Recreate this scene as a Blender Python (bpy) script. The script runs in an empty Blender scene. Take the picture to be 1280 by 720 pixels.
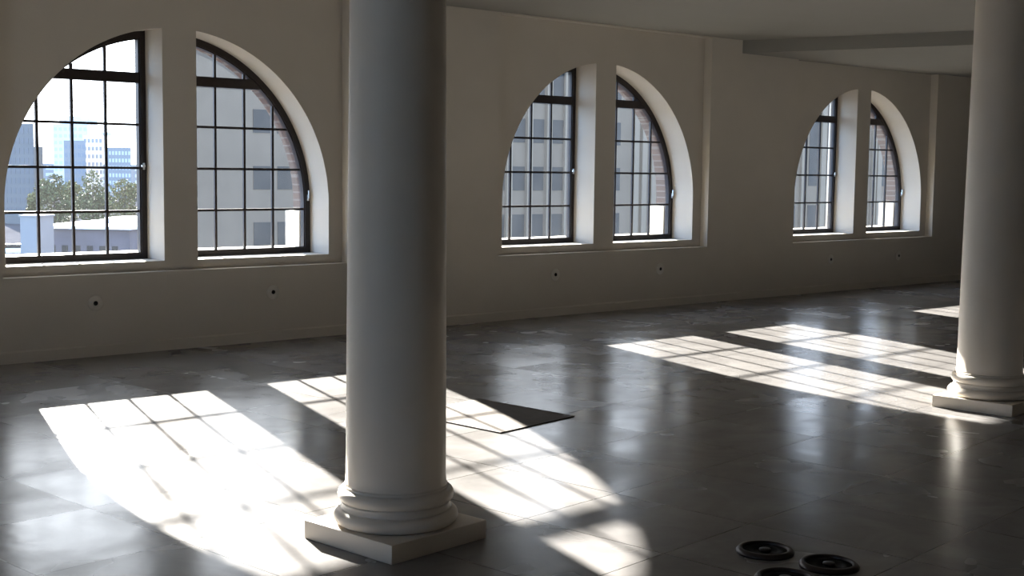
import bpy, bmesh, math, random
from mathutils import Vector, Matrix
random.seed(7)
sc = bpy.context.scene
COL = sc.collection
PI = math.pi

# ------------------------------------------------------------------ camera
F, YAW, PITCH, ROLL = 1630.9, 0.7214, 0.0908, -0.0125
CAM = Vector((-5.3767, -10.5203, 1.6))
fw = Vector((math.sin(YAW)*math.cos(PITCH), math.cos(YAW)*math.cos(PITCH), -math.sin(PITCH)))
rt = Vector((math.cos(YAW), -math.sin(YAW), 0)); up = rt.cross(fw)
rt2 = rt*math.cos(ROLL) - up*math.sin(ROLL)
up2 = up*math.cos(ROLL) + rt*math.sin(ROLL)
cd = bpy.data.cameras.new('camera')
cam = bpy.data.objects.new('camera', cd); COL.objects.link(cam)
cd.sensor_width = 36; cd.lens = F/1280*36; cd.clip_end = 3000; cd.clip_start = .05
M = Matrix((rt2, up2, -fw)).transposed().to_4x4(); M.translation = CAM
cam.matrix_world = M
sc.camera = cam

def bearing(u, dist, z=0.0):
    """a place in the city seen past the window at that bearing and distance"""
    d = fw + rt2*(u-640)/F
    p = CAM + d*dist
    return Vector((p.x, p.y, z))

# ------------------------------------------------------------------ materials
def mat(name, color, rough=.6, spec=.4, metal=0.0, var=0.0, scale=8.0, bump=0.0, bscale=40.0):
    m = bpy.data.materials.new(name); m.use_nodes = True
    nt = m.node_tree; b = nt.nodes['Principled BSDF']
    b.inputs['Roughness'].default_value = rough
    b.inputs['Specular IOR Level'].default_value = spec
    b.inputs['Metallic'].default_value = metal
    tc = nt.nodes.new('ShaderNodeTexCoord')
    n = nt.nodes.new('ShaderNodeTexNoise'); n.inputs['Scale'].default_value = scale; n.inputs['Detail'].default_value = 6
    nt.links.new(tc.outputs['Object'], n.inputs['Vector'])
    r = nt.nodes.new('ShaderNodeValToRGB')
    c = color
    r.color_ramp.elements[0].position = .3; r.color_ramp.elements[1].position = .7
    r.color_ramp.elements[0].color = (c[0]*(1-var), c[1]*(1-var), c[2]*(1-var), 1)
    r.color_ramp.elements[1].color = (min(1, c[0]*(1+var)), min(1, c[1]*(1+var)), min(1, c[2]*(1+var)), 1)
    nt.links.new(n.outputs['Fac'], r.inputs['Fac'])
    nt.links.new(r.outputs['Color'], b.inputs['Base Color'])
    if bump:
        n2 = nt.nodes.new('ShaderNodeTexNoise'); n2.inputs['Scale'].default_value = bscale; n2.inputs['Detail'].default_value = 4
        nt.links.new(tc.outputs['Object'], n2.inputs['Vector'])
        bp = nt.nodes.new('ShaderNodeBump'); bp.inputs['Strength'].default_value = bump; bp.inputs['Distance'].default_value = .01
        nt.links.new(n2.outputs['Fac'], bp.inputs['Height']); nt.links.new(bp.outputs['Normal'], b.inputs['Normal'])
    return m

WALL = mat('painted_plaster', (.59, .545, .475), .7, .25, var=.02, scale=3, bump=.12, bscale=60)
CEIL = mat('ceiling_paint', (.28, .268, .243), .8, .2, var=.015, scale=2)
COLUMN = mat('column_paint', (.70, .63, .54), .5, .35, var=.02, scale=5, bump=.06, bscale=50)
STEEL = mat('brown_painted_steel', (.022, .015, .014), .45, .4, var=.2, scale=20)
BARE = mat('bright_metal', (.65, .64, .62), .3, .5, 1.0, var=.08, scale=30)
DARKHOLE = mat('dark_cavity', (.012, .011, .011), .7, .2, var=.1)
PLATE = mat('hatch_plate', (.085, .065, .05), .75, .2, var=.12, scale=14, bump=.1, bscale=120)
PLATEEDGE = mat('hatch_edge', (.05, .037, .028), .6, .3, var=.1)
BRONZE = mat('dark_bronze', (.03, .018, .015), .4, .4, .3, var=.2, scale=60)
DISC = mat('cover_plate', (.62, .59, .53), .4, .4, var=.02)
LIME = mat('limestone', (.74, .68, .55), .8, .2, var=.08, scale=4, bump=.15, bscale=30)

def brick_mat():
    m = bpy.data.materials.new('brick'); m.use_nodes = True
    nt = m.node_tree; b = nt.nodes['Principled BSDF']; b.inputs['Roughness'].default_value = .85
    tc = nt.nodes.new('ShaderNodeTexCoord'); mp = nt.nodes.new('ShaderNodeMapping')
    mp.inputs['Rotation'].default_value = (PI/2, 0, 0)
    bt = nt.nodes.new('ShaderNodeTexBrick')
    bt.inputs['Color1'].default_value = (.095, .058, .045, 1); bt.inputs['Color2'].default_value = (.07, .045, .038, 1)
    bt.inputs['Mortar'].default_value = (.12, .10, .09, 1); bt.inputs['Scale'].default_value = 1
    bt.inputs['Brick Width'].default_value = .21; bt.inputs['Row Height'].default_value = .075; bt.inputs['Mortar Size'].default_value = .008
    nt.links.new(tc.outputs['Object'], mp.inputs['Vector']); nt.links.new(mp.outputs['Vector'], bt.inputs['Vector'])
    nt.links.new(bt.outputs['Color'], b.inputs['Base Color'])
    return m
BRICK = brick_mat()

def floor_mat():
    m = bpy.data.materials.new('polished_slate_tiles'); m.use_nodes = True
    nt = m.node_tree; L = nt.links; b = nt.nodes['Principled BSDF']
    N = nt.nodes.new
    tc = N('ShaderNodeTexCoord'); mp = N('ShaderNodeMapping')
    mp.inputs['Location'].default_value = (0, 0, 0); mp.inputs['Rotation'].default_value = (0, 0, math.radians(-6))
    L.new(tc.outputs['Object'], mp.inputs['Vector'])
    def brick(c1, c2, mo):
        t = N('ShaderNodeTexBrick'); t.offset = 0; t.squash = 1
        t.inputs['Scale'].default_value = 1; t.inputs['Brick Width'].default_value = .66; t.inputs['Row Height'].default_value = .78
        t.inputs['Mortar Size'].default_value = .0045; t.inputs['Mortar Smooth'].default_value = .3; t.inputs['Bias'].default_value = 0
        t.inputs['Color1'].default_value = c1; t.inputs['Color2'].default_value = c2; t.inputs['Mortar'].default_value = mo
        ad = N('ShaderNodeVectorMath'); ad.operation = 'ADD'; ad.inputs[1].default_value = FLOOR_OFF
        L.new(mp.outputs['Vector'], ad.inputs[0]); L.new(ad.outputs['Vector'], t.inputs['Vector'])
        return t
    bt = brick((.18, .174, .173, 1), (.205, .198, .197, 1), (.07, .067, .065, 1))
    n1 = N('ShaderNodeTexNoise'); n1.inputs['Scale'].default_value = 2.2; n1.inputs['Detail'].default_value = 9; n1.inputs['Roughness'].default_value = .62; n1.inputs['Distortion'].default_value = .6
    L.new(mp.outputs['Vector'], n1.inputs['Vector'])
    r1 = N('ShaderNodeValToRGB'); r1.color_ramp.elements[0].position = .2; r1.color_ramp.elements[1].position = .8
    r1.color_ramp.elements[0].color = (.66, .65, .64, 1); r1.color_ramp.elements[1].color = (1.3, 1.29, 1.26, 1)
    L.new(n1.outputs['Fac'], r1.inputs['Fac'])
    mx = N('ShaderNodeMix'); mx.data_type = 'RGBA'; mx.blend_type = 'MULTIPLY'; mx.inputs[0].default_value = 1
    L.new(bt.outputs['Color'], mx.inputs[6]); L.new(r1.outputs['Color'], mx.inputs[7])
    L.new(mx.outputs[2], b.inputs['Base Color'])
    # polish varies from tile to tile and with wear
    br = brick((.19, .19, .19, 1), (.26, .26, .26, 1), (.24, .24, .24, 1))
    n2 = N('ShaderNodeTexNoise'); n2.inputs['Scale'].default_value = 2.6; n2.inputs['Detail'].default_value = 1.5
    L.new(mp.outputs['Vector'], n2.inputs['Vector'])
    ma = N('ShaderNodeMath'); ma.operation = 'MULTIPLY_ADD'; ma.inputs[1].default_value = .14
    L.new(n2.outputs['Fac'], ma.inputs[0])
    mb = N('ShaderNodeMath'); mb.operation = 'ADD'; mb.inputs[1].default_value = -.085
    L.new(br.outputs['Color'], ma.inputs[2]); L.new(ma.outputs[0], mb.inputs[0])
    n4 = N('ShaderNodeTexNoise'); n4.inputs['Scale'].default_value = 1.7; n4.inputs['Detail'].default_value = 3; n4.inputs['Distortion'].default_value = .6
    L.new(mp.outputs['Vector'], n4.inputs['Vector'])
    wr = N('ShaderNodeMapRange'); wr.interpolation_type = 'SMOOTHSTEP'
    wr.inputs[1].default_value = .42; wr.inputs[2].default_value = .72; wr.inputs[3].default_value = 0; wr.inputs[4].default_value = .075
    L.new(n4.outputs['Fac'], wr.inputs[0])
    mw = N('ShaderNodeMath'); mw.operation = 'ADD'; L.new(mb.outputs[0], mw.inputs[0]); L.new(wr.outputs[0], mw.inputs[1])
    L.new(mw.outputs[0], b.inputs['Roughness'])
    b.inputs['Specular IOR Level'].default_value = .32
    bp = N('ShaderNodeBump'); bp.inputs['Strength'].default_value = .06; bp.inputs['Distance'].default_value = .02
    n3 = N('ShaderNodeTexNoise'); n3.inputs['Scale'].default_value = 7; n3.inputs['Detail'].default_value = 3
    L.new(mp.outputs['Vector'], n3.inputs['Vector']); L.new(n3.outputs['Fac'], bp.inputs['Height'])
    L.new(bp.outputs['Normal'], b.inputs['Normal'])
    return m
# joints cross at (0.62,-6.72) in the room
_a = math.radians(-6); _x, _y = .62, -6.72
_rx, _ry = _x*math.cos(_a)-_y*math.sin(_a), _x*math.sin(_a)+_y*math.cos(_a)
FLOOR_OFF = (-_rx + .66*40, -_ry + .78*40, 0)
FLOOR = floor_mat()

def glass_mat():
    m = bpy.data.materials.new('hazy_window_glass'); m.use_nodes = True
    nt = m.node_tree; nt.nodes.clear(); N = nt.nodes.new; L = nt.links
    out = N('ShaderNodeOutputMaterial'); tr = N('ShaderNodeBsdfTransparent'); tr.inputs[0].default_value = (.965, .97, .975, 1)
    gl = N('ShaderNodeBsdfGlossy'); gl.inputs['Roughness'].default_value = .02
    fr = N('ShaderNodeFresnel'); fr.inputs[0].default_value = 1.35
    ge = N('ShaderNodeNewGeometry'); iv = N('ShaderNodeMath'); iv.operation = 'SUBTRACT'; iv.inputs[0].default_value = 1
    L.new(ge.outputs['Backfacing'], iv.inputs[1])
    fm = N('ShaderNodeMath'); fm.operation = 'MULTIPLY'; L.new(fr.outputs[0], fm.inputs[0]); L.new(iv.outputs[0], fm.inputs[1])
    mx = N('ShaderNodeMixShader'); L.new(fm.outputs[0], mx.inputs[0]); L.new(tr.outputs[0], mx.inputs[1]); L.new(gl.outputs[0], mx.inputs[2])
    tl = N('ShaderNodeBsdfTranslucent'); tl.inputs[0].default_value = (.88, .93, 1, 1)
    tc = N('ShaderNodeTexCoord'); n = N('ShaderNodeTexNoise'); n.inputs['Scale'].default_value = 5; n.inputs['Detail'].default_value = 6
    L.new(tc.outputs['Object'], n.inputs['Vector'])
    mr = N('ShaderNodeMapRange'); mr.inputs[3].default_value = HAZE_VEIL*.6; mr.inputs[4].default_value = HAZE_VEIL*1.4
    L.new(n.outputs['Fac'], mr.inputs[0])
    m2 = N('ShaderNodeMixShader'); L.new(mr.outputs[0], m2.inputs[0]); L.new(mx.outputs[0], m2.inputs[1]); L.new(tl.outputs[0], m2.inputs[2])
    L.new(m2.outputs[0], out.inputs[0])
    return m
HAZE_VEIL = .003  # faint translucent veil in the panes, standing in for haze outdoors
GLASS = glass_mat()

# ------------------------------------------------------------------ mesh helpers
def link(name, me, m=None, parent=None, smooth=False):
    o = bpy.data.objects.new(name, me); COL.objects.link(o)
    if m is not None:
        for x in (m if isinstance(m, (list, tuple)) else [m]): me.materials.append(x)
    if parent is not None: o.parent = parent
    if smooth:
        for p in me.polygons: p.use_smooth = True
    return o
def from_bm(name, bm, m=None, parent=None, smooth=False):
    bmesh.ops.recalc_face_normals(bm, faces=bm.faces)
    me = bpy.data.meshes.new(name); bm.to_mesh(me); bm.free()
    return link(name, me, m, parent, smooth)
def add_box(bm, lo, hi, bev=0.0):
    r = bmesh.ops.create_cube(bm, size=1)
    vs = r['verts']
    for v in vs:
        v.co = Vector(((lo[i]+hi[i])/2 + v.co[i]*(hi[i]-lo[i]) for i in range(3)))
    if bev:
        es = list({e for v in vs for e in v.link_edges})
        bmesh.ops.bevel(bm, geom=es, offset=bev, segments=2, affect='EDGES', profile=.7)
def box(name, lo, hi, m, parent=None, bev=0.0):
    bm = bmesh.new(); add_box(bm, lo, hi, bev); return from_bm(name, bm, m, parent)
def prism(bm, pts, y0, y1):
    """closed outline in x,z extruded along y"""
    a = [bm.verts.new((x, y0, z)) for x, z in pts]; b = [bm.verts.new((x, y1, z)) for x, z in pts]
    n = len(pts)
    bm.faces.new(a); bm.faces.new(b[::-1])
    for i in range(n): bm.faces.new((a[i], b[i], b[(i+1) % n], a[(i+1) % n]))
def band(bm, outer, inner, y0, y1):
    n = len(outer)
    A = [bm.verts.new((x, y0, z)) for x, z in outer]; B = [bm.verts.new((x, y1, z)) for x, z in outer]
    Ci = [bm.verts.new((x, y0, z)) for x, z in inner]; D = [bm.verts.new((x, y1, z)) for x, z in inner]
    for i in range(n):
        j = (i+1) % n
        bm.faces.new((A[i], A[j], Ci[j], Ci[i])); bm.faces.new((B[i], D[i], D[j], B[j]))
        bm.faces.new((A[i], B[i], B[j], A[j])); bm.faces.new((Ci[i], Ci[j], D[j], D[i]))
def slab_with_holes(name, outline, holes, y0, y1, m):
    """flat wall layer in the x,z plane with openings cut through it"""
    cu = bpy.data.curves.new(name, 'CURVE'); cu.dimensions = '2D'; cu.fill_mode = 'BOTH'
    cu.extrude = (y1-y0)/2
    for pts in [outline]+holes:
        s = cu.splines.new('POLY'); s.points.add(len(pts)-1); s.use_cyclic_u = True
        for i, (x, z) in enumerate(pts): s.points[i].co = (x, z, 0, 1)
    o = bpy.data.objects.new('tmp', cu); COL.objects.link(o)
    bpy.context.view_layer.update()
    dg = bpy.context.evaluated_depsgraph_get()
    me = bpy.data.meshes.new_from_object(o.evaluated_get(dg))
    bpy.data.objects.remove(o)
    me.name = name
    for v in me.vertices:
        x, z, d = v.co; v.co = (x, (y0+y1)/2 + d, z)
    bm = bmesh.new(); bm.from_mesh(me)
    bmesh.ops.remove_doubles(bm, verts=bm.verts, dist=1e-5)
    bmesh.ops.recalc_face_normals(bm, faces=bm.faces)
    bm.to_mesh(me); bm.free()
    me.materials.clear()
    for p in me.polygons: p.use_smooth = False
    return link(name, me, m)
def lathe(name, prof, m, parent=None, seg=96, cap=True):
    bm = bmesh.new(); rings = []
    for r, z in prof:
        rings.append([bm.verts.new((r*math.cos(2*PI*i/seg), r*math.sin(2*PI*i/seg), z)) for i in range(seg)])
    for a, b in zip(rings, rings[1:]):
        for i in range(seg): bm.faces.new((a[i], a[(i+1) % seg], b[(i+1) % seg], b[i]))
    if cap:
        bm.faces.new(rings[0][::-1]); bm.faces.new(rings[-1])
    o = from_bm(name, bm, m, parent, True)
    for p in o.data.polygons:
        if len(p.vertices) > 4: p.use_smooth = False
    return o
def thing(name, label, cat, loc=(0, 0, 0), group=None):
    o = bpy.data.objects.new(name, None); COL.objects.link(o); o.location = loc
    o.empty_display_size = .1
    o['label'] = label; o['category'] = cat
    if group: o['group'] = group
    return o
def tag(o, label, cat, group=None):
    o['label'] = label; o['category'] = cat
    if group: o['group'] = group
    return o
def structure(o): o['kind'] = 'structure'; return o

# ------------------------------------------------------------------ room shell
ZC = 3.22
BAYS = [0.0, 5.258, 10.351, -5.2]
XL, XR, YB = -10.0, 15.5, -14.0
P, R, ZS, ZARC = .16, 1.535, .768, 1.25
W = 1.685; REC = .1175
ZADJ = [-.008, .02, -.018, 0]

def half_opening(s, cx, p=P, r=R, zs=ZS, zc=ZARC, ip=0, ir=0, ib=0, n=40):
    rr = r-ir; a = p+ip
    tm = math.acos(a/rr)
    pts = [(a, zs+ib), (rr, zs+ib)] + [(rr*math.cos(tm*i/n), zc + rr*math.sin(tm*i/n)) for i in range(n+1)]
    pts = [(cx+s*x, z) for x, z in pts]
    return pts
holes = []
for c, dz in zip(BAYS, ZADJ):
    for s in (-1, 1): holes.append(half_opening(s, c, zc=ZARC+dz))
outline = [(XL, 0), (XR, 0), (XR, ZC), (XL, ZC)]
structure(slab_with_holes('wall_back', outline, holes, 0.0, .40, WALL))
# lower wall and pilasters stand proud of the window bays
rec = [[(c-(1.60 if i == 0 else W), .685), (c+W, .685), (c+W, ZC-.012), (c-(1.60 if i == 0 else W), ZC-.012)] for i, c in enumerate(BAYS)]
structure(slab_with_holes('wall_back_facing', outline, rec, -REC, 0.0, WALL))['label'] = 'proud lower wall and pilasters framing the window bays'
bm = bmesh.new()
bh = .098
vs = [(XL, -REC, 0), (XL, -REC-.018, 0), (XL, -REC-.018, bh-.012), (XL, -REC-.008, bh), (XL, -REC, bh)]
a = [bm.verts.new(v) for v in vs]; b = [bm.verts.new((XR, v[1], v[2])) for v in vs]
bm.faces.new(a); bm.faces.new(b[::-1])
for i in range(5): bm.faces.new((a[i], b[i], b[(i+1) % 5], a[(i+1) % 5]))
structure(from_bm('baseboard_back', bm, WALL))
# brick outer leaf with limestone lower blocks and outside sills
bholes = []
for c, dz in zip(BAYS, ZADJ):
    r = R-.045; zc = ZARC+dz
    bholes.append([(c-r, .70), (c+r, .70)] + [(c+r*math.cos(PI*i/60), zc+r*math.sin(PI*i/60)) for i in range(61)])
structure(slab_with_holes('wall_outer', [(XL, -1), (XR, -1), (XR, 6), (XL, 6)], bholes, .40, .56, BRICK))['label'] = 'brick outer face of the window wall'
for i, c in enumerate(BAYS):
    bm = bmesh.new()
    add_box(bm, (c-R-.02, .405, .70), (c+R+.02, .66, .822))                    # outside sill
    for s in (-1, 1):
        x0, x1 = sorted((c+s*(R-.075), c+s*(R-.04)))
        add_box(bm, (x0, .405, .822), (x1, .66, 1.17), .006)                  # jamb block
    o = structure(from_bm('trim_%d' % (i+1), bm, LIME)); o['label'] = 'limestone outside sill and jamb blocks'
    bm = bmesh.new(); add_box(bm, (c-P+.01, .405, .83), (c+P-.01, .47, 2.72), .01)
    o = structure(from_bm('trim_%d' % (i+5), bm, LIME)); o['label'] = 'stone outer face of the pier between the paired windows'

structure(box('floor', (XL, YB, -.15), (XR, 0.0, 0.0), FLOOR))
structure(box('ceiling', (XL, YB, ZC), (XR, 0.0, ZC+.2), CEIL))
bm = bmesh.new()
bx = [(7.52, -REC), (8.47, -3.1), (10.4, -9.0), (XR, -9.0), (XR, -REC)]
lo = [bm.verts.new((x, y, 3.062)) for x, y in bx]; hi = [bm.verts.new((x, y, ZC)) for x, y in bx]
bm.faces.new(lo); bm.faces.new(hi[::-1])
for i in range(5): bm.faces.new((lo[i], hi[i], hi[(i+1) % 5], lo[(i+1) % 5]))
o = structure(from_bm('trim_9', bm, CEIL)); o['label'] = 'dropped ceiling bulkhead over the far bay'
# the drop closes the top of the far bay too
structure(box('trim_10', (BAYS[2]-W, -REC+.001, 3.062), (BAYS[2]+W, -.001, ZC-.013), CEIL))['label'] = 'dropped ceiling over the far window recess'
lw = slab_with_holes('wall_left', [(YB, 0), (0, 0), (0, ZC), (YB, ZC)],
                     [half_opening(s_, c_) for c_ in (-7.6,) for s_ in (1,)], 0, .35, WALL)  # opening added in the unseen wall to light the columns from the left
for v in lw.data.vertices: v.co = (XL-v.co.y, v.co.x, v.co.z)
structure(lw)
structure(box('wall_right', (XR, YB, 0), (XR+.2, 0.0, ZC), WALL))
structure(box('wall_front', (XL, YB-.2, 0), (XR, YB, ZC), WALL))

# ------------------------------------------------------------------ windows
ZT = 2.365; BARS = [1.9487, 1.5697, 1.1901]; MUL = [.525, .8255, 1.128]
YG = .326
k = 0
for i, c in enumerate(BAYS):
    zc = ZARC+ZADJ[i]; zt = ZT+ZADJ[i]
    for s in (-1, 1):
        k += 1
        w = bpy.data.objects.new('window_%d' % k, None); COL.objects.link(w); w['kind'] = 'structure'
        w['label'] = ['steel half-arch window nearest the left edge of the room, skyline behind its panes',
                      'steel half-arch window just left of the near column, grey facade behind it',
                      'left steel half-arch window of the middle pair', 'right steel half-arch window of the middle pair',
                      'left steel half-arch window of the far pair', 'right steel half-arch window of the far pair',
                      'left steel half-arch window of the pair outside the picture', 'right steel half-arch window of the pair outside the picture'][k-1]
        w.location = (c, YG, ZS)
        pm = Matrix.Translation((-c, -YG, -ZS))
        def part(name, bm, m):
            bm.transform(pm); return from_bm(name, bm, m, w)
        outer = half_opening(s, c, zc=zc); inner = half_opening(s, c, zc=zc, ip=.068, ir=.072, ib=.058)
        bm = bmesh.new(); band(bm, outer, inner, YG, YG+.06)
        mid = half_opening(s, c, zc=zc, ip=.05, ir=.052, ib=.04)
        band(bm, mid, half_opening(s, c, zc=zc, ip=.058, ir=.062, ib=.048), YG-.012, YG)   # raised inner lip
        part('frame', bm, STEEL)
        def arcz(x, rr=R-.07): return zc + math.sqrt(max(0, rr*rr-x*x))
        def arcx(z, rr=R-.07): return rr if z < zc else math.sqrt(rr*rr-(z-zc)**2)
        bm = bmesh.new()
        x1 = arcx(zt+.045)
        x0 = min(arcx(zt-.045), R-.07)
        pts = [(P+.06, zt-.045), (x0, zt-.045), (x1, zt+.045), (P+.06, zt+.045)]
        prism(bm, [(c+s*x, z) for x, z in pts], YG-.006, YG+.056)
        part('transom', bm, STEEL)
        for x in MUL:
            bm = bmesh.new(); add_box(bm, (c+s*x-.011, YG+.010, ZS+.05), (c+s*x+.011, YG+.036, arcz(x+.012)+.004))
            part('glazing_bar', bm, STEEL)
        for z in BARS:
            x1 = arcx(z)+.004
            xs = sorted((c+s*(P+.06), c+s*x1))
            bm = bmesh.new(); add_box(bm, (xs[0], YG+.012, z-.0105), (xs[1], YG+.034, z+.0105))
            part('glazing_bar', bm, STEEL)
        bm = bmesh.new(); prism(bm, half_opening(s, c, zc=zc, ip=.06, ir=.064, ib=.05), YG+.022, YG+.027)
        part('glass', bm, GLASS)
        # latch on the free jamb
        lx = c + (s*(P+.035) if s < 0 else s*(R-.036)); lz = 1.585 if s < 0 else 1.30
        bm = bmesh.new()
        add_box(bm, (lx-.009, YG-.026, lz-.03), (lx+.009, YG-.012, lz+.03), .004)
        add_box(bm, (lx-.008 + (0 if s > 0 else -.02), YG-.042, lz-.008), (lx+.006, YG-.026, lz+.07 if s > 0 else lz+.012), .004)
        part('latch', bm, BARE)['label'] = 'bright metal latch'

# ------------------------------------------------------------------ columns
def column(loc, label):
    t = thing('column', label, 'column', loc, 'round columns')
    t.rotation_euler = (0, 0, math.radians(6.5))
    h = .278
    box('plinth', (-h, -h, 0), (h, h, .08), COLUMN, t, .004)
    def arc(cx, cz, r, rz, a0, a1, n=10):
        return [(cx+r*math.cos(math.radians(a0+(a1-a0)*i/n)), cz+rz*math.sin(math.radians(a0+(a1-a0)*i/n))) for i in range(n+1)]
    pr = [(.20, .08)] + arc(.236, .112, .034, .032, -90, 90) + [(.238, .146), (.2375, .150)]
    pr += [(.2335, .158), (.2325, .166), (.2365, .174)]
    pr += arc(.222, .204, .029, .030, -80, 90) + [(.2235, .236), (.2235, .246)]
    lathe('base_moulding', pr, COLUMN, t)
    sh = [(.2225, .244), (.2185, .256), (.2165, .275), (.2155, .30)]
    for i in range(1, 25):
        f = i/24; z = .30+f*(2.98-.30)
        sh.append((.2155 - .0215*(f**1.25), z))
    lathe('shaft', sh, COLUMN, t)
    cp = [(.194, 2.975), (.205, 2.978), (.212, 2.988), (.205, 2.998), (.196, 3.0), (.196, 3.05)] + arc(.196, 3.10, .06, .05, -90, 0, 8) + [(.258, 3.12), (.2, 3.12)]
    lathe('capital', cp, COLUMN, t)
    box('abacus', (-.27, -.27, 3.118), (.27, .27, 3.22), COLUMN, t, .004)
    return t
column((-2.086, -6.035, 0), 'large round white column in the foreground with its square plinth in sunlight')
column((3.02, -5.988, 0), 'round white column farther back at the right edge of the room')

# ------------------------------------------------------------------ things on floor and wall
# hatch plate lying on the floor
t = thing('floor_hatch_plate', 'flat brown square plate on the floor behind the near column', 'plate', (.10, -4.18, 0))
co = [(-.262, -4.612), (.470, -4.500), (.382, -3.62), (-.350, -3.735)]
bm = bmesh.new()
lo = [bm.verts.new((x-.10, y+4.18, .0)) for x, y in co]; hi = [bm.verts.new((x-.10, y+4.18, .006)) for x, y in co]
cx = sum(v.co.x for v in hi)/4; cy = sum(v.co.y for v in hi)/4
for v in hi: v.co.x = cx+(v.co.x-cx)*.995; v.co.y = cy+(v.co.y-cy)*.995
bm.faces.new(hi); bm.faces.new(lo[::-1])
for i in range(4): bm.faces.new((lo[i], lo[(i+1) % 4], hi[(i+1) % 4], hi[i]))
from_bm('cover', bm, PLATE, t)
bm = bmesh.new()
def quad_ring(bm, sc0, sc1, z0, z1):
    A = []
    for s_, z_ in ((sc1, z0), (sc1, z1), (sc0, z1), (sc0, z0)):
        A.append([bm.verts.new((cx+(x-.10-cx)*s_, cy+(y+4.18-cy)*s_, z_)) for x, y in co])
    for q in range(4):
        a, b = A[q], A[(q+1) % 4]
        for i in range(4): bm.faces.new((a[i], a[(i+1) % 4], b[(i+1) % 4], b[i]))
quad_ring(bm, .994, 1.006, 0, .0075)
from_bm('rim', bm, PLATEEDGE, t)['label'] = 'dark metal rim'

def floor_box(x, y, label):
    t = thing('floor_outlet', label, 'floor outlet', (x, y, 0), 'round floor outlets')
    lathe('rim', [(.095, .0), (.121, .0), (.122, .008), (.112, .020), (.100, .022), (.094, .016), (.094, .004)], BRONZE, t, 64, False)
    lathe('cover', [(.0, .004), (.05, .004), (.052, .009), (.094, .009), (.095, .004), (.095, .0), (.0, .0)], DARKHOLE, t, 64, False)
    lathe('lid', [(.0, .006), (.022, .006), (.026, .012), (.024, .017), (.0, .018)], BRONZE, t, 32, False)
    return t
floor_box(-1.0, -7.185, 'dark round floor outlet on the tiles, leftmost and farthest of the cluster')
floor_box(-.955, -7.475, 'dark round floor outlet on the tiles, rightmost of the cluster')
floor_box(-1.245, -7.475, 'dark round floor outlet cut off by the bottom edge of the picture')

pl = [(-.846, .446, 'below the left window of the near pair'), (.849, .45, 'below the window just left of the near column'),
      (4.40, .455, 'below the left window of the middle pair'), (6.10, .448, 'below the right window of the middle pair'),
      (9.515, .437, 'below the left window of the far pair'), (11.166, .43, 'below the right window of the far pair')]
for x, z, where in pl:
    t = thing('wall_cover_plate', 'small round cover plate on the wall '+where, 'wall plate', (x, -REC, z), 'round cover plates along the wall')
    o = lathe('plate', [(0, 0), (.066, 0), (.066, .004), (.060, .008), (.0, .011)], DISC, t, 48, False); o.rotation_euler = (PI/2, 0, 0)
    o = lathe('hole', [(0, .0085), (.019, .0085), (.019, .0125), (.014, .0135), (.0, .0115)], DARKHOLE, t, 24, False); o.rotation_euler = (PI/2, 0, 0)
    bm = bmesh.new(); add_box(bm, (-.056, -.016, .008), (-.030, -.0075, .018), .003)
    from_bm('glint_chip', bm, BARE, t)  # bright metal chip standing in for the small highlight on the plate

# ------------------------------------------------------------------ the city outside
ASPH = mat('asphalt', (.05, .05, .055), 1.0, 0.0, var=.2, scale=.15)
g = structure(box('ground', (-150, 2.5, -10.5), (900, 1100, -10), ASPH))
GREY = mat('grey_stone', (0.138, 0.093, 0.060), .85, .2, var=.06, scale=.4)
GREYR = mat('grey_stone_rib', (0.186, 0.129, 0.084), .85, .2, var=.05, scale=.4)
OFFGLASS = mat('office_glass', (0.018, 0.017, 0.016), .5, .15, var=.15, scale=.5)
HAZE1 = mat('hazed_pale_tower', (0.551, 0.520, 0.466), .8, .2, var=.05, scale=.05)  # skyline wall colours have the distance haze mixed in
HAZE2 = mat('hazed_grey_block', (0.217, 0.210, 0.204), .8, .2, var=.06, scale=.05)
HAZE3 = mat('hazed_slate_block', (0.114, 0.115, 0.112), .8, .2, var=.08, scale=.1)
WROOF = mat('white_roof', (.85, .84, .80), .7, .3, var=.03, scale=.5)
BWALL = mat('brown_grey_wall', (0.106, 0.092, 0.098), .85, .2, var=.15, scale=.5)
PALE = mat('pale_blue_panel', (0.205, 0.213, 0.211), .7, .3, var=.05, scale=.5)
LEAF = mat('leaves', (0.088, 0.088, 0.032), .7, .2, var=.4, scale=.8)
LEAF2 = mat('yellow_green_leaves', (0.140, 0.124, 0.043), .7, .2, var=.4, scale=.8)
BARK = mat('bark', (.12, .09, .07), .9, .1, var=.2)

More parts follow.
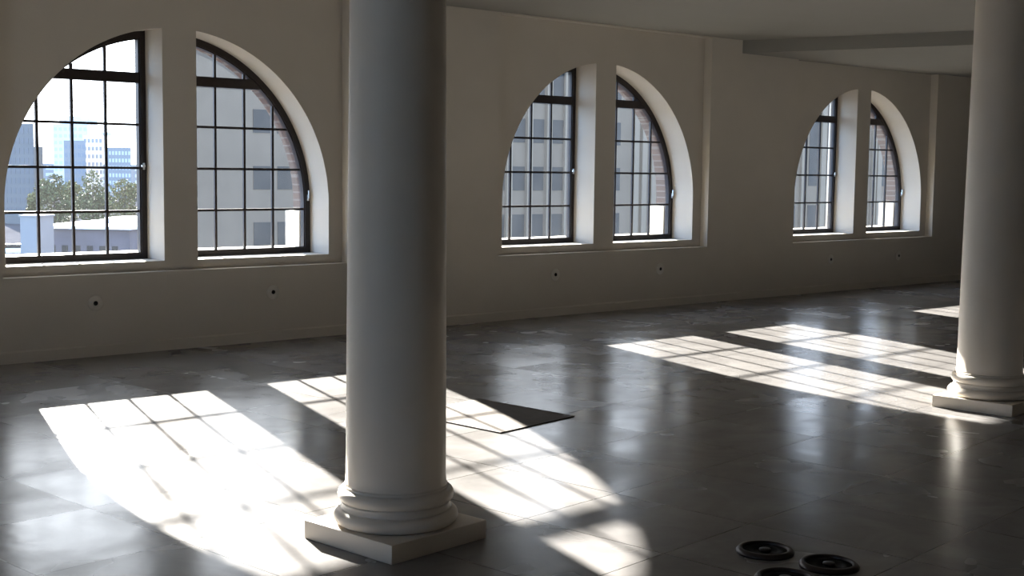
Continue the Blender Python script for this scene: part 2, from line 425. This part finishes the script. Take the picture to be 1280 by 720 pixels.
CF = Vector((CAM.x, CAM.y, 0))
def building(name, label, u0, d0, u1, d1, depth, ztop, m, wins=None, glassm=OFFGLASS, ribs=None, roof=None, cap=None):
    """a block whose front runs between two bearings"""
    a = bearing(u0, d0, -10); b = bearing(u1, d1, -10)
    ex = (b-a); wdt = ex.length; ex.normalize()
    t = thing(name, label, 'building', a)
    t.rotation_euler = (0, 0, math.atan2(ex.y, ex.x))
    H = ztop+10
    inv = Matrix.Rotation(-t.rotation_euler[2], 3, 'Z')
    da = a-CF; da.z = 0; da.normalize(); db = b-CF; db.z = 0; db.normalize()
    la = inv @ (da*depth); lb = inv @ (db*depth)
    bm = bmesh.new()
    fp = [(0, 0), (wdt, 0), (wdt+lb.x, lb.y), (la.x, la.y)]
    l_ = [bm.verts.new((x, y, 0)) for x, y in fp]; h_ = [bm.verts.new((x, y, H)) for x, y in fp]
    bm.faces.new(l_); bm.faces.new(h_[::-1])
    for i in range(4): bm.faces.new((l_[i], h_[i], h_[(i+1) % 4], l_[(i+1) % 4]))
    from_bm('wall', bm, m, t)
    if wins:
        xs, z0, dz, nz, ww, wh = wins
        for x in xs:
            for j in range(nz):
                bm = bmesh.new(); zz = z0+j*dz
                add_box(bm, (x-ww/2, -.04, zz), (x+ww/2, .05, zz+wh))
                from_bm('window', bm, glassm, t)
                if wh > 1.4 and m is GREY and False: pass
    if ribs:
        for x, wd in ribs: box('rib', (x-wd/2, -.25, 0), (x+wd/2, .0, H), GREYR, t)
    if roof: box('roof', (-.6, -.6, H), (wdt+.6, depth+.6, H+.5), roof, t)
    if cap: 
        for c0, c1, h0, h1 in cap: box('roof_block', (wdt*c0, depth*.2, H+h0), (wdt*c1, depth*.8, H+h1), m, t)
    return t, wdt
# grey block filling the view of the windows to the right, front parallel to the street
pt0 = bearing(236, 79); pt1 = bearing(470, 88)
def along(a, b, u):
    """metres along the front a-b where the bearing u crosses it"""
    d = (fw + rt2*(u-640)/F); e = (b-a)
    det = d.x*(-e.y) - d.y*(-e.x)
    r = a-CAM
    t_ = (d.x*r.y - d.y*r.x)/(-(d.x*e.y - d.y*e.x)) if abs(d.x*e.y-d.y*e.x) > 1e-9 else 0
    return t_*e.length
def front(u0, d0, u1, d1): return Vector((bearing(u0, d0).x, bearing(u0, d0).y, 0)), Vector((bearing(u1, d1).x, bearing(u1, d1).y, 0))
def flat(v): return Vector((v.x, v.y, 0))
def xs_for(u0, d0, u1, d1, us):
    a, b = front(u0, d0, u1, d1); e = (b-a); L_ = e.length; e = e/L_
    out = []
    for u in us:
        d = fw + rt2*(u-640)/F
        # solve CF + s d = a + t e
        det = -d.x*e.y + d.y*e.x
        rx, ry = a.x-CF.x, a.y-CF.y
        t_ = (d.x*ry - d.y*rx)/det * (1) if abs(det) > 1e-9 else 0
        out.append(t_)
    return out
A1 = (236, 78.6, 480, 88.6)
xs = xs_for(*A1, [329, 358.5, 388, 417, 446])
building('grey_building', 'grey stone block with few dark windows seen through the window beside the near column', *A1, 14, 16,
         GREY, (xs, 3.15, 3.5, 5, 1.35, 1.45))
A2 = (572, 93, 852, 107)
xs = xs_for(*A2, [596, 621, 646, 669.5, 695, 713, 739, 765])
rb = xs_for(*A2, [633, 658, 682, 704, 752, 790, 800, 812, 824])
building('grey_building', 'tall grey ribbed stone block with rows of dark windows behind the middle pair of windows', *A2, 16, 19,
         GREY, (xs, 3.05, 3.5, 7, 1.15, 1.75), ribs=[(x, .5) for x in rb])
A3 = (930, 118, 1150, 132)
xs = xs_for(*A3, [985, 1011, 1033, 1052, 1072, 1098, 1117])
rb = xs_for(*A3, [974, 998, 1022, 1042, 1085, 1092, 1108])
building('grey_building', 'grey building with tall dark vertical window strips behind the far pair of windows', *A3, 16, 20,
         GREY, (xs, .6, 9.8, 3, 1.1, 8.0), ribs=[(x, .6) for x in rb])
# skyline seen through the left window
def grid(w, n): return [w*(i+.5)/n for i in range(n)]
def sky_building(label, u0, d0, u1, d1, depth, ztop, m, n, nz, wh, gm, **kw):
    a, b = front(u0, d0, u1, d1); w = (b-a).length
    H = ztop+10; dz = (H-2)/nz
    return building('skyline_building', label, u0, d0, u1, d1, depth, ztop, m, (grid(w, n), 2, dz, nz, w/n*.62, dz*wh), gm, **kw)
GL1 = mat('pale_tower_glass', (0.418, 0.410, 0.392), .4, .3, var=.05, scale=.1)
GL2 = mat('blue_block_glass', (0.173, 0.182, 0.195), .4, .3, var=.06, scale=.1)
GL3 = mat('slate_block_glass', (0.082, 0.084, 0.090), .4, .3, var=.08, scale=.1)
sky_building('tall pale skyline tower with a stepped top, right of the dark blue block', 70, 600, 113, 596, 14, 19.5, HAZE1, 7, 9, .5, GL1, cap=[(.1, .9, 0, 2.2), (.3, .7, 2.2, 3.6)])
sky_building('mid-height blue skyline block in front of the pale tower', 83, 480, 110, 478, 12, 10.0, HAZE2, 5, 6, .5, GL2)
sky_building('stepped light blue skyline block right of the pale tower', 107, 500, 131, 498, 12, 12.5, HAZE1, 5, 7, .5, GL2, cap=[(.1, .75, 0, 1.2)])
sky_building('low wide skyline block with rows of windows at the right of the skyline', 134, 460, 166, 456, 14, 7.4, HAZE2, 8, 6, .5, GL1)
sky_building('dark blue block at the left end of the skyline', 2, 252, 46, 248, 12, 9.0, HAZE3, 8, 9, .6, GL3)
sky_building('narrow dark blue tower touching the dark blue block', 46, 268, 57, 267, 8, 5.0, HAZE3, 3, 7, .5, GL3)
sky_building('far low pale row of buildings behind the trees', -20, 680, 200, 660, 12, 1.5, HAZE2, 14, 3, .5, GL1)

# low pavilion with a sunlit white flat roof
a, b = front(52, 150, 163, 149)
w = (b-a).length
t = thing('pavilion', 'low building with a sunlit flat white roof beyond the trees, seen through the left window', 'building', (a.x, a.y, -10))
t.rotation_euler = (0, 0, math.atan2((b-a).y, (b-a).x))
box('wall', (0, 0, 0), (w, 24, 4.2), BWALL, t)
box('roof', (-.4, -.5, 4.2), (w+.4, 24.5, 4.55), WROOF, t, .05)
box('skylight', (w*.40, 8, 4.55), (w*.62, 14, 5.2), WROOF, t, .1)
for i in range(6): box('window', (w*(.1+.14*i), -.05, .8), (w*(.1+.14*i)+.7, .05, 2.3), OFFGLASS, t)
# pale panelled kiosk at the left foot of the view
a, b = front(27, 118, 49, 117.6); w = (b-a).length
t = thing('kiosk', 'pale blue panelled kiosk at the lower left of the left window view', 'building', (a.x, a.y, -10))
t.rotation_euler = (0, 0, math.atan2((b-a).y, (b-a).x))
box('wall', (0, 0, 0), (w, 2.5, 6.8), PALE, t); box('roof', (-.1, -.1, 6.8), (w+.1, 2.6, 6.95), PALE, t)
def car(u, d, z, label, m):
    a = bearing(u, d, -10)
    t = thing('car', label, 'car', a, 'parked cars'); t.rotation_euler = (0, 0, -.4)
    bm = bmesh.new(); add_box(bm, (-2.1, -.85, .3), (2.1, .85, .95), .2); from_bm('body', bm, m, t)
    bm = bmesh.new(); add_box(bm, (-1.1, -.75, .9), (1.2, .75, 1.45), .25); from_bm('cabin', bm, OFFGLASS, t)
    for x in (-1.3, 1.3):
        for y in (-.8, .8):
            o = lathe('wheel', [(0, -.1), (.3, -.1), (.32, 0), (.3, .1), (0, .1)], DARKHOLE, t, 20, False)
            o.rotation_euler = (PI/2, 0, 0); o.location = (x, y, .32)
car(17, 165, 0, 'white parked car below the dark blue block, left of the pale kiosk', WROOF)
car(10, 145, 0, 'light parked car nearest the left edge of the left window', WROOF)

def tree(u, d, top, wpx, label, lm, seed):
    rnd = random.Random(seed)
    a = bearing(u, d, -10)
    t = thing('tree', label, 'tree', a, 'trees in the street')
    H = top+10; rx = wpx*d/F/2
    lathe('trunk', [(.28, 0), (.2, .3), (.16, H*.45), (.08, H*.8)], BARK, t, 12)
    bm = bmesh.new()
    blobs = [(rnd.uniform(-.55, .55)*rx, rnd.uniform(-.55, .55)*rx, H*rnd.uniform(.22, .82), rx*rnd.uniform(.4, .6)) for _ in range(15)]
    blobs.append((0, 0, H*.86, rx*.45)); blobs.append((0, 0, H*.6, rx*.7))
    for _ in range(2600):
        bx_, by_, bz_, br_ = rnd.choice(blobs)
        v = Vector((rnd.gauss(0, 1), rnd.gauss(0, 1), rnd.gauss(0, 1))).normalized()*br_*rnd.uniform(.7, 1.05)
        c_ = Vector((bx_, by_, min(bz_+v.z, H))) + Vector((v.x, v.y, 0))
        s_ = rnd.uniform(.16, .34)
        q = Matrix.Rotation(rnd.uniform(0, 6.28), 3, Vector((rnd.gauss(0, 1), rnd.gauss(0, 1), rnd.gauss(0, 1))).normalized())
        vs = [bm.verts.new(c_ + q @ Vector(p)*s_) for p in ((-1, 0, 0), (0, -.55, .12), (1, 0, 0), (0, .55, .12))]
        bm.faces.new(vs)
    me = bpy.data.meshes.new('foliage'); bm.to_mesh(me); bm.free()
    link('foliage', me, lm, t)
tree(70, 182, .5, 48, 'dull green street tree left of the centre bars in the left window', LEAF, 1)
tree(118, 180, .9, 54, 'fuller green street tree right of the centre bars in the left window', LEAF, 2)
tree(44, 190, -2.2, 26, 'yellowish small street tree in front of the dark blue block', LEAF2, 3)
tree(92, 205, -.6, 34, 'small tree standing between the two larger street trees', LEAF2, 4)
tree(158, 200, -.3, 40, 'street tree at the right edge of the left window view', LEAF2, 5)

# ------------------------------------------------------------------ light
SUN_DIR = Vector((-.775, -2.84, -1.0)).normalized()
sd = bpy.data.lights.new('sun', 'SUN'); sd.energy = 68; sd.angle = math.radians(.55); sd.color = (1, .955, .87)
so = bpy.data.objects.new('sun', sd); COL.objects.link(so)
so.rotation_euler = SUN_DIR.to_track_quat('-Z', 'Y').to_euler(); so.location = (4, 20, 12)

w = bpy.data.worlds.new('sky'); sc.world = w; w.use_nodes = True
nt = w.node_tree; N = nt.nodes.new; L = nt.links
bg = nt.nodes['Background']
tc = N('ShaderNodeTexCoord'); sx = N('ShaderNodeSeparateXYZ'); L.new(tc.outputs['Generated'], sx.inputs[0])
cr = N('ShaderNodeValToRGB'); L.new(sx.outputs['Z'], cr.inputs[0])
e = cr.color_ramp.elements
e[0].position = 0; e[0].color = (.44, .68, 1.0, 1)
e[1].position = 1; e[1].color = (.16, .27, .52, 1)
x = e.new(.18); x.color = (.38, .62, 1.0, 1)
x = e.new(.45); x.color = (.24, .42, .78, 1)
# brighter aureole round the sun
dp = N('ShaderNodeVectorMath'); dp.operation = 'DOT_PRODUCT'; dp.inputs[1].default_value = -SUN_DIR
nm = N('ShaderNodeVectorMath'); nm.operation = 'NORMALIZE'; L.new(tc.outputs['Generated'], nm.inputs[0]); L.new(nm.outputs[0], dp.inputs[0])
mr = N('ShaderNodeMapRange'); mr.inputs[1].default_value = .2; mr.inputs[2].default_value = 1; mr.inputs[3].default_value = 1; mr.inputs[4].default_value = .75
L.new(dp.outputs['Value'], mr.inputs[0])
ml = N('ShaderNodeMath'); ml.operation = 'MULTIPLY'; ml.inputs[1].default_value = 7.4
L.new(mr.outputs[0], ml.inputs[0])
wf = N('ShaderNodeMapRange'); wf.interpolation_type = 'SMOOTHSTEP'
wf.inputs[1].default_value = .45; wf.inputs[2].default_value = .98; wf.inputs[3].default_value = 0; wf.inputs[4].default_value = .9
L.new(dp.outputs['Value'], wf.inputs[0])
mxc = N('ShaderNodeMix'); mxc.data_type = 'RGBA'; mxc.inputs[7].default_value = (.95, .98, 1.0, 1)
L.new(wf.outputs[0], mxc.inputs[0]); L.new(cr.outputs[0], mxc.inputs[6])
L.new(mxc.outputs[2], bg.inputs['Color']); L.new(ml.outputs[0], bg.inputs['Strength'])

sc.view_settings.view_transform = 'Standard'; sc.view_settings.look = 'None'
sc.view_settings.gamma = 1; sc.view_settings.exposure = 0.11; sc.view_settings.use_curve_mapping = False
sc.cycles.max_bounces = 12; sc.cycles.diffuse_bounces = 8; sc.cycles.glossy_bounces = 4; sc.cycles.transparent_max_bounces = 16
sc.cycles.use_denoising = True
